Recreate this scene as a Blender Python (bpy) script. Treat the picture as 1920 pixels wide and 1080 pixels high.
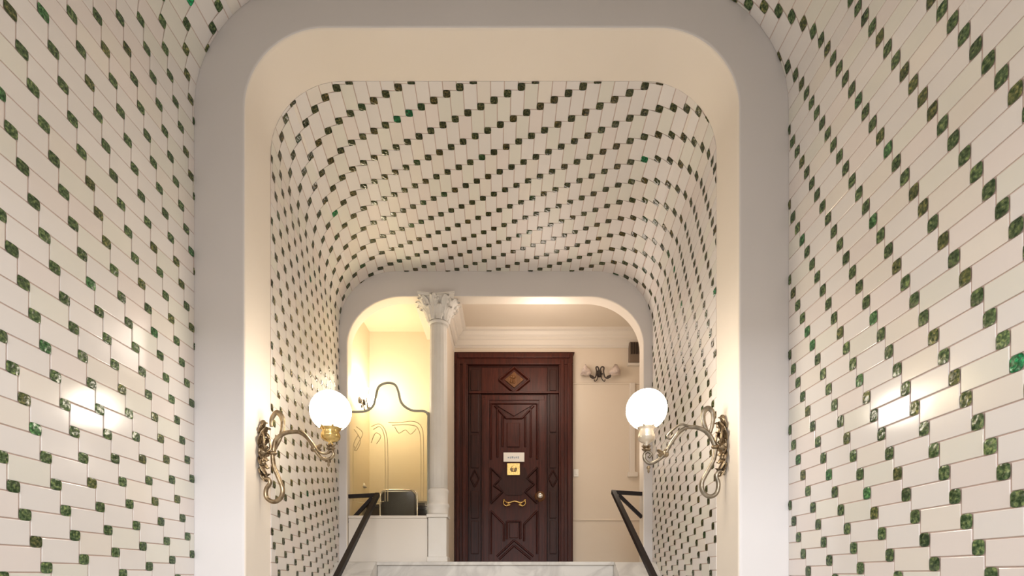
import bpy, bmesh, math, random
from mathutils import Vector, Matrix
random.seed(7)
PI = math.pi
for o in list(bpy.data.objects): bpy.data.objects.remove(o)
scn = bpy.context.scene
C = scn.collection
# ------------------------------------------------------------------ camera, light, exposure
F = 930.0; CX = 953.0; HY = 1080.0; ZE = 1.5      # focal length in px, vanishing point, eye height
cam = bpy.data.cameras.new('camera'); co = bpy.data.objects.new('camera', cam); C.objects.link(co)
co.location = (0, 0, ZE); co.rotation_euler = (PI/2, 0, 0)
cam.sensor_fit = 'HORIZONTAL'; cam.sensor_width = 36; cam.lens = F/1920*36
cam.shift_x = (960-CX)/1920; cam.shift_y = (HY-540)/1920
cam.clip_start = 0.02
scn.camera = co
w = bpy.data.worlds.new('world'); scn.world = w; w.use_nodes = True
w.node_tree.nodes['Background'].inputs[0].default_value = (0.92, 0.95, 1.0, 1)
w.node_tree.nodes['Background'].inputs[1].default_value = 0.42
def area(name, loc, target, sx, sy, power, col, spread=PI):
    l = bpy.data.lights.new(name, 'AREA'); l.shape = 'RECTANGLE'; l.size = sx; l.size_y = sy
    l.energy = power; l.color = col; l.spread = spread
    o = bpy.data.objects.new(name, l); C.objects.link(o); o.location = loc
    o.rotation_euler = (Vector(target)-Vector(loc)).to_track_quat('-Z', 'Y').to_euler(); return o
def point(name, loc, power, col, r=0.06):
    l = bpy.data.lights.new(name, 'POINT'); l.energy = power; l.color = col; l.shadow_soft_size = r
    o = bpy.data.objects.new(name, l); C.objects.link(o); o.location = loc; return o
area('street_daylight', (0, -6.0, 4.45), (0, 1.6, 1.7), 7.0, 1.0, 640, (0.92, 0.95, 1.0))
area('entrance_ceiling_lamp', (0, -0.9, 4.1), (0, -0.3, 0), 2.0, 1.6, 23, (1.0, 0.90, 0.83))
point('booth_lamp_light', (-1.36, 5.08, ZE+1.93), 6.5, (1.0, 0.87, 0.66), 0.10)
point('landing_lamp_light', (0.35, 5.0, ZE+2.3), 13, (1.0, 0.84, 0.71), 0.25)
point('landing_lamp_light_right', (1.0, 5.0, ZE+1.2), 2.2, (1.0, 0.85, 0.7), 0.15)
scn.view_settings.view_transform = 'Standard'; scn.view_settings.look = 'None'
scn.view_settings.exposure = 0.62; scn.view_settings.gamma = 1; scn.view_settings.use_curve_mapping = False

def P(px, py, Y): return Vector(((px-CX)/F*Y, Y, ZE+(HY-py)/F*Y))
def X(px, Y): return (px-CX)/F*Y
def Z(py, Y): return ZE+(HY-py)/F*Y

# ------------------------------------------------------------------ materials
def mat(name, col, rough=0.5, metal=0.0, noise=None, bump=0.0, bscale=40, emis=None, spec=None, coat=0):
    m = bpy.data.materials.new(name); m.use_nodes = True; nt = m.node_tree; b = nt.nodes['Principled BSDF']
    b.inputs['Base Color'].default_value = (*col, 1); b.inputs['Roughness'].default_value = rough
    b.inputs['Metallic'].default_value = metal
    if coat: b.inputs['Coat Weight'].default_value = coat
    if spec is not None: b.inputs['Specular IOR Level'].default_value = spec
    tc = nt.nodes.new('ShaderNodeTexCoord')
    if noise:
        c2, sc = noise
        n = nt.nodes.new('ShaderNodeTexNoise'); n.inputs['Scale'].default_value = sc; n.inputs['Detail'].default_value = 6
        r = nt.nodes.new('ShaderNodeValToRGB'); r.color_ramp.elements[0].position = .35; r.color_ramp.elements[1].position = .65
        r.color_ramp.elements[0].color = (*col, 1); r.color_ramp.elements[1].color = (*c2, 1)
        nt.links.new(tc.outputs['Object'], n.inputs['Vector']); nt.links.new(n.outputs['Fac'], r.inputs[0])
        nt.links.new(r.outputs[0], b.inputs['Base Color'])
    if bump:
        n = nt.nodes.new('ShaderNodeTexNoise'); n.inputs['Scale'].default_value = bscale; n.inputs['Detail'].default_value = 5
        bp = nt.nodes.new('ShaderNodeBump'); bp.inputs['Strength'].default_value = bump; bp.inputs['Distance'].default_value = 0.01
        nt.links.new(tc.outputs['Object'], n.inputs['Vector']); nt.links.new(n.outputs['Fac'], bp.inputs['Height'])
        nt.links.new(bp.outputs[0], b.inputs['Normal'])
    if emis:
        b.inputs['Emission Color'].default_value = (*emis[0], 1); b.inputs['Emission Strength'].default_value = emis[1]
    return m
M = {}
M['plaster'] = mat('painted_plaster', (0.68, 0.645, 0.625), 0.45, noise=((0.70, 0.665, 0.645), 1.5), bump=0.05, bscale=12)
M['cream'] = mat('cream_paint', (0.83, 0.75, 0.65), 0.5, noise=((0.85, 0.77, 0.67), 2), bump=0.04, bscale=14)
M['hall'] = mat('hall_wall_paint', (0.76, 0.66, 0.54), 0.55, noise=((0.78, 0.69, 0.57), 1.5), bump=0.04)
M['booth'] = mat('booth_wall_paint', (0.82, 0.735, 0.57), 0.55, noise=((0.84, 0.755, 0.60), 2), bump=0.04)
M['mould'] = mat('moulding_paint', (0.78, 0.72, 0.64), 0.45, bump=0.03)
M['stone'] = mat('carved_stone', (0.78, 0.745, 0.69), 0.55, noise=((0.75, 0.71, 0.65), 8), bump=0.08, bscale=50)
M['grout'] = mat('tile_grout', (0.60, 0.46, 0.40), 0.9)
M['rail'] = mat('dark_bronze_rail', (0.012, 0.007, 0.006), 0.5, 0.0, spec=.25)
M['brass'] = mat('aged_brass', (0.38, 0.29, 0.18), 0.30, 0.85, noise=((0.17, 0.12, 0.07), 30))
M['pewter'] = mat('grey_brass', (0.33, 0.28, 0.21), 0.33, 0.8, noise=((0.17, 0.14, 0.10), 24))
M['gold'] = mat('polished_gold', (0.85, 0.62, 0.25), 0.25, 1.0, noise=((0.6, 0.42, 0.15), 60))
M['steel'] = mat('chrome', (0.7, 0.66, 0.62), 0.2, 1.0)
M['globe'] = mat('opal_globe', (0.9, 0.88, 0.84), 0.3, emis=((1.0, 0.88, 0.72), 14))
M['lit'] = mat('lit_shade', (0.9, 0.85, 0.7), 0.4, emis=((1.0, 0.88, 0.62), 12))
M['shade'] = mat('frosted_shade', (0.72, 0.60, 0.52), 0.35, noise=((0.5, 0.40, 0.35), 30))
M['black'] = mat('black_leather', (0.012, 0.012, 0.014), 0.3, bump=0.15, bscale=120)
M['desk'] = mat('dark_desk', (0.03, 0.02, 0.016), 0.3)
M['paper'] = mat('white_card', (0.92, 0.90, 0.84), 0.5)
M['ink'] = mat('faded_ink', (0.38, 0.45, 0.52), 0.6)
M['vent'] = mat('dark_metal_box', (0.07, 0.055, 0.045), 0.45, 0.4)
M['box'] = mat('brown_metal_box', (0.20, 0.15, 0.11), 0.5)
M['pale_brass'] = mat('pale_brass', (0.78, 0.68, 0.54), 0.28, 0.6)
M['screen'] = mat('greenish_metal_frame', (0.42, 0.41, 0.33), 0.4)
M['etch'] = mat('etched_line', (0.62, 0.50, 0.28), 0.6)

def marble():
    m = mat('white_marble', (0.7, 0.67, 0.63), 0.22); nt = m.node_tree; b = nt.nodes['Principled BSDF']
    tc = nt.nodes.new('ShaderNodeTexCoord'); n = nt.nodes.new('ShaderNodeTexNoise'); n.inputs['Scale'].default_value = 2.2
    n.inputs['Detail'].default_value = 9; n.inputs['Distortion'].default_value = 1.6
    r = nt.nodes.new('ShaderNodeValToRGB'); e = r.color_ramp.elements
    e[0].position = .40; e[0].color = (.72, .69, .64, 1); e[1].position = .62; e[1].color = (.70, .67, .62, 1)
    k = e.new(.50); k.color = (.58, .55, .51, 1)
    nt.links.new(tc.outputs['Object'], n.inputs['Vector']); nt.links.new(n.outputs['Fac'], r.inputs[0]); nt.links.new(r.outputs[0], b.inputs['Base Color'])
    return m
M['marble'] = marble()
def wood(name, a, c):
    m = mat(name, a, 0.42, spec=0.3); nt = m.node_tree; b = nt.nodes['Principled BSDF']
    tc = nt.nodes.new('ShaderNodeTexCoord'); mp = nt.nodes.new('ShaderNodeMapping'); mp.inputs['Scale'].default_value = (22, 22, 1.6)
    n = nt.nodes.new('ShaderNodeTexNoise'); n.inputs['Scale'].default_value = 2.5; n.inputs['Detail'].default_value = 8; n.inputs['Distortion'].default_value = .8
    r = nt.nodes.new('ShaderNodeValToRGB'); r.color_ramp.elements[0].position = .3; r.color_ramp.elements[1].position = .75
    r.color_ramp.elements[0].color = (*a, 1); r.color_ramp.elements[1].color = (*c, 1)
    bp = nt.nodes.new('ShaderNodeBump'); bp.inputs['Strength'].default_value = .15; bp.inputs['Distance'].default_value = .004
    nt.links.new(tc.outputs['Object'], mp.inputs[0]); nt.links.new(mp.outputs[0], n.inputs['Vector']); nt.links.new(n.outputs['Fac'], r.inputs[0])
    nt.links.new(r.outputs[0], b.inputs['Base Color']); nt.links.new(n.outputs['Fac'], bp.inputs['Height']); nt.links.new(bp.outputs[0], b.inputs['Normal'])
    return m
M['wood'] = wood('mahogany', (0.034, 0.007, 0.004), (0.088, 0.017, 0.009))
M['wood_panel'] = wood('mahogany_panel', (0.022, 0.005, 0.003), (0.055, 0.013, 0.008))
M['wood_gold'] = wood('carved_golden_wood', (0.10, 0.038, 0.012), (0.20, 0.085, 0.026))
def glass():
    m = bpy.data.materials.new('screen_glass'); m.use_nodes = True; nt = m.node_tree
    for n in list(nt.nodes): nt.nodes.remove(n)
    o = nt.nodes.new('ShaderNodeOutputMaterial'); mx = nt.nodes.new('ShaderNodeMixShader'); t = nt.nodes.new('ShaderNodeBsdfTransparent')
    g = nt.nodes.new('ShaderNodeBsdfGlossy'); g.inputs['Roughness'].default_value = .06; t.inputs[0].default_value = (.95, .92, .84, 1)
    lw = nt.nodes.new('ShaderNodeFresnel'); lw.inputs[0].default_value = 1.22
    nt.links.new(lw.outputs[0], mx.inputs[0]); nt.links.new(t.outputs[0], mx.inputs[1]); nt.links.new(g.outputs[0], mx.inputs[2]); nt.links.new(mx.outputs[0], o.inputs[0])
    return m
M['glass'] = glass()
def white_tile(name='white_glazed_tile', ro=.15):
    m = mat(name, (.7, .66, .62), ro); nt = m.node_tree; b = nt.nodes['Principled BSDF']
    at = nt.nodes.new('ShaderNodeAttribute'); at.attribute_name = 'tint'
    tc = nt.nodes.new('ShaderNodeTexCoord'); n = nt.nodes.new('ShaderNodeTexNoise'); n.inputs['Scale'].default_value = 9
    bp = nt.nodes.new('ShaderNodeBump'); bp.inputs['Strength'].default_value = .10; bp.inputs['Distance'].default_value = .006
    nt.links.new(at.outputs['Color'], b.inputs['Base Color']); nt.links.new(tc.outputs['Object'], n.inputs['Vector'])
    nt.links.new(n.outputs['Fac'], bp.inputs['Height']); nt.links.new(bp.outputs[0], b.inputs['Normal'])
    return m
M['white_tile'] = white_tile(); M['satin_tile'] = white_tile('satin_white_tile', .48)
def green_tile():
    m = mat('green_relief_tile', (.05, .16, .06), 0.22); nt = m.node_tree; b = nt.nodes['Principled BSDF']
    at = nt.nodes.new('ShaderNodeAttribute'); at.attribute_name = 'tint'
    tc = nt.nodes.new('ShaderNodeTexCoord'); n = nt.nodes.new('ShaderNodeTexNoise'); n.inputs['Scale'].default_value = 95; n.inputs['Detail'].default_value = 3
    r = nt.nodes.new('ShaderNodeValToRGB'); e = r.color_ramp.elements
    e[0].position = .38; e[0].color = (.18, .32, .2, 1); e[1].position = .72; e[1].color = (2.6, 2.2, 1.7, 1)
    k = e.new(.55); k.color = (.85, .9, .8, 1)
    mx = nt.nodes.new('ShaderNodeMix'); mx.data_type = 'RGBA'; mx.blend_type = 'MULTIPLY'; mx.inputs[0].default_value = 1
    nt.links.new(tc.outputs['Object'], n.inputs['Vector']); nt.links.new(n.outputs['Fac'], r.inputs[0])
    nt.links.new(at.outputs['Color'], mx.inputs[6]); nt.links.new(r.outputs[0], mx.inputs[7]); nt.links.new(mx.outputs[2], b.inputs['Base Color'])
    return m
M['green_tile'] = green_tile()

# ------------------------------------------------------------------ mesh helpers
class MB:
    def __init__(s): s.v = []; s.f = []; s.mi = []; s.tint = []; s.sm = []
    def add(s, vs, fs, mi=0, tint=(1, 1, 1), smooth=False):
        n = len(s.v); s.v += [tuple(a) for a in vs]
        for f in fs: s.f.append([i+n for i in f]); s.mi.append(mi); s.tint.append(tint); s.sm.append(smooth)
    def box(s, x0, x1, y0, y1, z0, z1, bev=0):
        if bev <= 0:
            v = [(x, y, z) for x in (x0, x1) for y in (y0, y1) for z in (z0, z1)]
            s.add(v, [(0, 1, 3, 2), (4, 6, 7, 5), (0, 4, 5, 1), (2, 3, 7, 6), (0, 2, 6, 4), (1, 5, 7, 3)])
        else:
            bm = bmesh.new(); bmesh.ops.create_cube(bm, size=1)
            for q in bm.verts: q.co = Vector(((x0+x1)/2+q.co.x*(x1-x0), (y0+y1)/2+q.co.y*(y1-y0), (z0+z1)/2+q.co.z*(z1-z0)))
            bmesh.ops.bevel(bm, geom=bm.edges[:], offset=bev, segments=2, affect='EDGES', profile=.5)
            s.frombm(bm)
    def frombm(s, bm, smooth=False):
        bm.verts.index_update(); s.add([q.co for q in bm.verts], [[q.index for q in f.verts] for f in bm.faces], 0, (1, 1, 1), smooth); bm.free()
    def tube(s, pts, r, seg=10, smooth=True, square=False, samples=6, spline=True, flat=None):
        pts = [Vector(p) for p in pts]; rr = r if isinstance(r, (list, tuple)) else [r]*len(pts)
        if spline and len(pts) > 2:
            q = []; q2 = []
            for i in range(len(pts)-1):
                p0 = pts[max(i-1, 0)]; p1 = pts[i]; p2 = pts[i+1]; p3 = pts[min(i+2, len(pts)-1)]
                for k in range(samples):
                    t = k/samples
                    q.append(.5*((2*p1)+(p2-p0)*t+(2*p0-5*p1+4*p2-p3)*t*t+(3*p1-p0-3*p2+p3)*t**3)); q2.append(rr[i]*(1-t)+rr[i+1]*t)
            q.append(pts[-1]); q2.append(rr[-1]); pts, rr = q, q2
        if square: seg = 4
        vs = []; prev = None
        for i, p in enumerate(pts):
            d = (pts[min(i+1, len(pts)-1)]-pts[max(i-1, 0)]).normalized()
            if prev is None:
                a = Vector((0, 1, 0)) if abs(d.y) < .9 else Vector((0, 0, 1))
                if square and abs(d.y) >= .3: a = Vector((1, 0, 0))
                u = (a-d*a.dot(d)).normalized()
            else: u = (prev-d*prev.dot(d)).normalized()
            prev = u; v = d.cross(u)
            for k in range(seg):
                an = 2*PI*(k+(.5 if square else 0))/seg; q = 1.414 if square else 1
                vs.append(p+(u*math.cos(an)*(flat or 1)+v*math.sin(an))*rr[i]*q)
        n = len(pts); fs = []
        for i in range(n-1):
            for k in range(seg): fs.append((i*seg+k, i*seg+(k+1) % seg, (i+1)*seg+(k+1) % seg, (i+1)*seg+k))
        fs.append(tuple(range(seg-1, -1, -1))); fs.append(tuple((n-1)*seg+k for k in range(seg)))
        s.add(vs, fs, 0, (1, 1, 1), smooth and not square)
    def lathe(s, c, prof, seg=24, axis='z', mod=None, smooth=True):
        vs = []; c = Vector(c)
        for (r, h) in prof:
            for k in range(seg):
                a = 2*PI*k/seg; rr = r*(mod(a, h) if mod else 1)
                if axis == 'z': vs.append(c+Vector((rr*math.cos(a), rr*math.sin(a), h)))
                elif axis == 'y': vs.append(c+Vector((rr*math.cos(a), h, rr*math.sin(a))))
                else: vs.append(c+Vector((h, rr*math.cos(a), rr*math.sin(a))))
        n = len(prof); fs = [(i*seg+k, i*seg+(k+1) % seg, (i+1)*seg+(k+1) % seg, (i+1)*seg+k) for i in range(n-1) for k in range(seg)]
        fs.append(tuple(range(seg-1, -1, -1))); fs.append(tuple((n-1)*seg+k for k in range(seg)))
        s.add(vs, fs, 0, (1, 1, 1), smooth)
    def prism(s, poly, y0, y1):      # polygon in xz pushed along y
        n = len(poly); vs = [(p[0], y0, p[1]) for p in poly]+[(p[0], y1, p[1]) for p in poly]
        s.add(vs, [tuple(range(n-1, -1, -1)), tuple(range(n, 2*n))]+[(i, (i+1) % n, n+(i+1) % n, n+i) for i in range(n)])
    def prismx(s, poly, x0, x1):     # polygon in yz pushed along x
        n = len(poly); vs = [(x0, p[0], p[1]) for p in poly]+[(x1, p[0], p[1]) for p in poly]
        s.add(vs, [tuple(range(n)), tuple(range(2*n-1, n-1, -1))]+[(i, (i+1) % n, n+(i+1) % n, n+i) for i in range(n)])
    def ridge(s, a, b, y, w, h):     # pointed moulding bar on a wall facing -y, a b in xz
        a = Vector((a[0], y, a[1])); b = Vector((b[0], y, b[1])); d = (b-a).normalized(); n = Vector((0, -1, 0)); t = d.cross(n)*w/2
        vs = [a-t, a+t, a+n*h+t*.25, a+n*h-t*.25, b-t, b+t, b+n*h+t*.25, b+n*h-t*.25]
        s.add(vs, [(0, 1, 2, 3), (7, 6, 5, 4), (0, 4, 5, 1), (1, 5, 6, 2), (2, 6, 7, 3), (3, 7, 4, 0)])
    def ball(s, c, r, sc=(1, 1, 1), seg=16):
        c = Vector(c); vs = [c+Vector((0, 0, r*sc[2]))]; rings = seg//2
        for i in range(1, rings):
            a = PI*i/rings
            for k in range(seg): vs.append(c+Vector((r*sc[0]*math.sin(a)*math.cos(2*PI*k/seg), r*sc[1]*math.sin(a)*math.sin(2*PI*k/seg), r*sc[2]*math.cos(a))))
        vs.append(c-Vector((0, 0, r*sc[2]))); L = len(vs)-1; fs = []
        for k in range(seg): fs.append((0, 1+k, 1+(k+1) % seg)); fs.append((L, L-seg+(k+1) % seg, L-seg+k))
        for i in range(rings-2):
            for k in range(seg): fs.append((1+i*seg+k, 1+(i+1)*seg+k, 1+(i+1)*seg+(k+1) % seg, 1+i*seg+(k+1) % seg))
        s.add(vs, fs, 0, (1, 1, 1), True)
    def leaf(s, base, up, out, L, W, curl=.6, T=.006):   # curled acanthus-like leaf with lobed edge
        base = Vector(base); up = Vector(up).normalized(); out = Vector(out).normalized(); side = up.cross(out); n = 8; cs = 4; vs = []
        for lay in (0, 1):
            for i in range(n+1):
                t = i/n; ang = curl*PI*t*t; cen = base+up*(L*(t if t < .6 else .6+math.sin((t-.6)/.4*PI/2)*.28))+out*(L*.10*t+L*.35*max(0, t-.45)**1.2*curl*2)
                if t > .85: cen = cen-up*L*(t-.85)*.9
                wd = W*math.sin(PI*min(1, .18+.80*t))**.7*(1+.16*math.cos(t*22))
                for k in range(-cs, cs+1):
                    x = k/cs; vs.append(cen+side*wd/2*x+out*(T*(1-lay)*(1-.5*x*x)+.12*W*(1-abs(x))*(1-lay)+.05*W*math.cos(x*9)*(1-lay)))
        m = 2*cs+1; K = (n+1)*m; fs = []
        for i in range(n):
            for k in range(m-1):
                a = i*m+k; fs.append((a, a+1, a+m+1, a+m)); fs.append((K+a, K+a+m, K+a+m+1, K+a+1))
            fs.append((i*m, (i+1)*m, K+(i+1)*m, K+i*m)); a = i*m+m-1; fs.append((a, K+a, K+a+m, a+m))
        fs.append(tuple(list(range(m))+[K+i for i in range(m-1, -1, -1)]))
        s.add(vs, fs, 0, (1, 1, 1), True)
    def build(s, name, mats, parent=None, recalc=True):
        me = bpy.data.meshes.new(name); me.from_pydata(s.v, [], s.f)
        for m in (mats if isinstance(mats, list) else [mats]): me.materials.append(m)
        me.polygons.foreach_set('material_index', s.mi); me.polygons.foreach_set('use_smooth', s.sm)
        if any(t != (1, 1, 1) for t in s.tint):
            ca = me.color_attributes.new('tint', 'FLOAT_COLOR', 'CORNER'); arr = []
            for p, t in zip(s.f, s.tint): arr += list((*t, 1))*len(p)
            ca.data.foreach_set('color', arr)
        if recalc:
            bm = bmesh.new(); bm.from_mesh(me); bmesh.ops.recalc_face_normals(bm, faces=bm.faces); bm.to_mesh(me); bm.free()
        me.update()
        o = bpy.data.objects.new(name, me); C.objects.link(o)
        if parent is not None:
            o.parent = parent; o.matrix_parent_inverse = Matrix.Translation(-parent.location)
        return o
def tag(o, label, cat=None, group=None, kind=None):
    if label: o['label'] = label
    if cat: o['category'] = cat
    if group: o['group'] = group
    if kind: o['kind'] = kind
    return o
def thing(name, label, cat, loc=(0, 0, 0), group=None):
    o = bpy.data.objects.new(name, None); C.objects.link(o); o.location = loc; o.empty_display_size = .1
    return tag(o, label, cat, group)
def struct(o, label=None, cat='wall'): return tag(o, label, cat, kind='structure')

# ------------------------------------------------------------------ arch profiles
Y1 = 2.60; Y0 = 2.88; YE = 4.61; YB = 4.74
ZL = ZE+.13                                      # landing level
class Sec:
    """rounded-rectangle arch section at one depth, from measured edges"""
    def __init__(s, l, r, top, rx, rz, Y, zb=0.0):
        s.l = X(l, Y); s.r = X(r, Y); s.t = Z(top, Y); s.rx = rx/F*Y; s.rz = rz/F*Y; s.Y = Y; s.zb = zb
    def pts(s, n=18):
        o = [(s.l, s.zb)]
        for i in range(n+1):
            a = PI/2*i/n; o.append((s.l+s.rx*(1-math.cos(a)), s.t-s.rz*(1-math.sin(a))))
        for i in range(n+1):
            a = PI/2*(1-i/n); o.append((s.r-s.rx*(1-math.cos(a)), s.t-s.rz*(1-math.sin(a))))
        o.append((s.r, s.zb)); return o
def lerp(a, b, t): return a+(b-a)*t
class Sheet:
    """vault surface between two sections; u = arc length from the crown, measured on the reference section"""
    def __init__(s, a, b):
        s.a = a; s.b = b; s.fl = (a.r-a.l)/2-a.rx; s.arc = PI/2*(a.rx+a.rz)/2; s.wall = a.t-a.rz-ZE
    def at(s, u, y, off=0.0):
        x, z = s._p(u, y)
        if off:
            x1, z1 = s._p(u-.002, y); x2, z2 = s._p(u+.002, y); tx, tz = x2-x1, z2-z1; L = math.hypot(tx, tz)
            x += off*tz/L; z -= off*tx/L
        return Vector((x, y, z))
    def _p(s, u, y):
        k = (y-s.a.Y)/(s.b.Y-s.a.Y) if s.b is not s.a else 0
        l = lerp(s.a.l, s.b.l, k); r = lerp(s.a.r, s.b.r, k); t = lerp(s.a.t, s.b.t, k); rx = lerp(s.a.rx, s.b.rx, k); rz = lerp(s.a.rz, s.b.rz, k)
        c = (l+r)/2; fl = (r-l)/2-rx; sg = -1 if u < 0 else 1; d = abs(u)
        if d <= s.fl: return c+sg*fl*d/s.fl, t
        d -= s.fl
        if d <= s.arc:
            a = d/s.arc*PI/2; return c+sg*(fl+rx*math.sin(a)), t-rz+rz*math.cos(a)
        d -= s.arc; zc = t-rz-ZE
        return c+sg*(fl+rx), ZE+zc*(1-d/s.wall)
    def ulim(s): return s.fl+s.arc+s.wall+ZE*s.wall/(s.a.t-s.a.rz-ZE)

def tiles(sheet, u0, y0, W, H, S, T, ymin, ymax, umin, umax, cull, gap=.0050, gk=(1.25, 1.25, 1.25), ex=.001, mb=None):
    """hopscotch bond: white W x H and green S x T relief tiles"""
    mb = mb or MB()
    def tile(ya, yb, ua, ub, green):
        g2 = -ex if green else gap/2
        ya += g2; yb -= g2; ua += g2; ub -= g2
        cl = ya < ymin or yb > ymax or ua < umin or ub > umax
        ya = max(ya, ymin); yb = min(yb, ymax); ua = max(ua, umin); ub = min(ub, umax)
        if yb-ya < .004 or ub-ua < .004: return
        if cull and cull((ua+ub)/2, (ya+yb)/2, sheet): return
        if not green:
            h = .0045+random.uniform(-.0004, .0004); tl = [random.uniform(-.00022, .00022) for _ in range(2)]; b = .0022
            q = random.random(); g = random.uniform(.97, 1.02); base = (.775, .735, .70)
            tw = (1.0, .965, .955) if q < .16 else (.965, .985, .93) if q < .34 else (1.0, .98, .93) if q < .45 else (1, 1, 1)
            tint = tuple(min(.9, base[i]*tw[i]*g) for i in range(3))
            o = [(ya, ua), (yb, ua), (yb, ub), (ya, ub)]; i_ = [(ya+b, ua+b), (yb-b, ua+b), (yb-b, ub-b), (ya+b, ub-b)]
            vs = [sheet.at(p[1], p[0], .0012) for p in o]+[sheet.at(p[1], p[0], h-.0007) for p in o]
            sg = [(-1, -1), (1, -1), (1, 1), (-1, 1)]
            vs += [sheet.at(p[1], p[0], h+tl[0]*a+tl[1]*c) for p, (a, c) in zip(i_, sg)]
            fs = [(8, 9, 10, 11)]+[(k, (k+1) % 4, 4+(k+1) % 4, 4+k) for k in range(4)]+[(4+k, 4+(k+1) % 4, 8+(k+1) % 4, 8+k) for k in range(4)]
            mb.add(vs, fs, 1, tint)
        else:
            q = random.random(); g = random.uniform(.75, 1.2)
            tint = (.080, .120, .055) if q < .7 else (.105, .115, .045) if q < .93 else (.055, .145, .06)
            if q > .995: tint = (.01, .24, .10)
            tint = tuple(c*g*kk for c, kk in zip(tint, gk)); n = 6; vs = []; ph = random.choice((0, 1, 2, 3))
            for i in range(n+1):
                for k in range(n+1):
                    a, c = i/n, k/n; dx, dz = a-.5, c-.5; r = math.hypot(dx, dz); e = min(a, 1-a, c, 1-c)
                    h = .0053 if e < .01 else .0065+.0025*math.cos(r*16+math.atan2(dz, dx)*2+ph*PI/2)-.002*(r > .58)
                    kx = 1-.16*(2*abs(dz))**3*(abs(dx) > .45); kz = 1-.16*(2*abs(dx))**3*(abs(dz) > .45)
                    vs.append(sheet.at((ua+ub)/2+(ub-ua)*dz*kz, (ya+yb)/2+(yb-ya)*dx*kx, h))
            fs = [(i*(n+1)+k, (i+1)*(n+1)+k, (i+1)*(n+1)+k+1, i*(n+1)+k+1) for i in range(n) for k in range(n)]
            mb.add(vs, fs, 2, tint, True)
    # lattice v1 = (y+W, u+T), v2 = (y-S, u+H)
    det = W*H+S*T
    cs = [(yy-y0, uu-u0) for yy in (ymin-.4, ymax+.4) for uu in (umin-.4, umax+.4)]
    ii = [(c[0]*H+c[1]*S)/det for c in cs]; jj = [(W*c[1]-T*c[0])/det for c in cs]
    for i in range(int(min(ii))-1, int(max(ii))+2):
        for j in range(int(min(jj))-1, int(max(jj))+2):
            yc = y0+i*W-j*S; uc = u0+i*T+j*H               # centre of a green tile
            if yc < ymin-.5 or yc > ymax+.5 or uc < umin-.5 or uc > umax+.5: continue
            ga, gb, ha, hb = yc-S/2, yc+S/2, uc-T/2, uc+T/2
            tile(ga, gb, ha, hb, True)
            tile(gb, gb+W, hb-H, hb, False)
    return mb
def grout(sheet, ymin, ymax, us, ny, mb):
    vs = []; n = len(us)
    for i in range(ny+1):
        for u in us: vs.append(sheet.at(u, lerp(ymin, ymax, i/ny), .0016))
    fs = [(i*n+k, i*n+k+1, (i+1)*n+k+1, (i+1)*n+k) for i in range(ny) for k in range(n-1)]
    # thickness behind the sheet
    m0 = len(vs)
    for i in range(ny+1):
        for u in us: vs.append(sheet.at(u, lerp(ymin, ymax, i/ny), -.09))
    fs += [(m0+i*n+k, m0+(i+1)*n+k, m0+(i+1)*n+k+1, m0+i*n+k+1) for i in range(ny) for k in range(n-1)]
    for i in range(ny):
        for k in (0, n-1): fs.append((i*n+k, (i+1)*n+k, m0+(i+1)*n+k, m0+i*n+k))
    for k in range(n-1):
        for i in (0, ny): fs.append((i*n+k, i*n+k+1, m0+i*n+k+1, m0+i*n+k))
    mb.add(vs, fs, 0, (.5, .5, .5))
def frange(a, b, n): return [a+(b-a)*i/n for i in range(n+1)]

# near vault: constant section
n1 = Sec(363, 1480, -45, 247, 247, Y1)
near = Sheet(n1, n1)
YBACK = -1.6
def u_wall(sheet, z, sg):  # u of a height on a wall at the reference section
    return sg*(sheet.fl+sheet.arc+(sheet.a.t-sheet.a.rz-z))
px1 = Y1/F
uL = u_wall(near, 0, -1); uR = u_wall(near, 0, 1); uc = near.fl*.995; us_ = near.fl+near.arc*.5
tm = [M['grout'], M['white_tile'], M['green_tile']]
# lattice on the left, anchored on a green seen low on the left wall
Ya = -n1.l*F/(CX-62.5); za = Z(592, Ya); LLEFT = dict(u0=u_wall(near, za, -1), y0=Ya, W=.0598*Y1, H=32.0*px1, S=.0152*Y1, T=12.4*px1, ex=.0026)
Ya = n1.r*F/(1735-CX); za = Z(804, Ya); LRIGHT = dict(u0=u_wall(near, za, 1), y0=Ya, W=.0615*Y1, H=30.85*px1, S=.0156*Y1, T=17*px1, ex=.0006)
mb = tiles(near, ymin=YBACK, ymax=Y1-.001, umin=uL, umax=-us_, cull=None, **LLEFT)
grout(near, YBACK, Y1, frange(uL, -us_, 150), 1, mb)
struct(mb.build('wall_left', tm, recalc=False), 'near left wall of white glazed tiles with small green relief squares')
mb = tiles(near, ymin=YBACK, ymax=Y1-.001, umin=us_, umax=uR, cull=None, **LRIGHT)
grout(near, YBACK, Y1, frange(us_, uR, 150), 1, mb)
struct(mb.build('wall_right', tm, recalc=False), 'near right wall of white glazed tiles with small green relief squares')
mb = tiles(near, ymin=YBACK, ymax=Y1-.001, umin=-us_, umax=0, cull=None, **LLEFT)
tiles(near, ymin=YBACK, ymax=Y1-.001, umin=0, umax=us_, cull=None, mb=mb, **LRIGHT)
grout(near, YBACK, Y1, frange(-us_, us_, 160), 1, mb)
struct(mb.build('ceiling', tm, recalc=False), 'near tiled vault ceiling above the first arch', 'ceiling')

tm2 = [M['grout'], M['satin_tile'], M['green_tile']]
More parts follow.
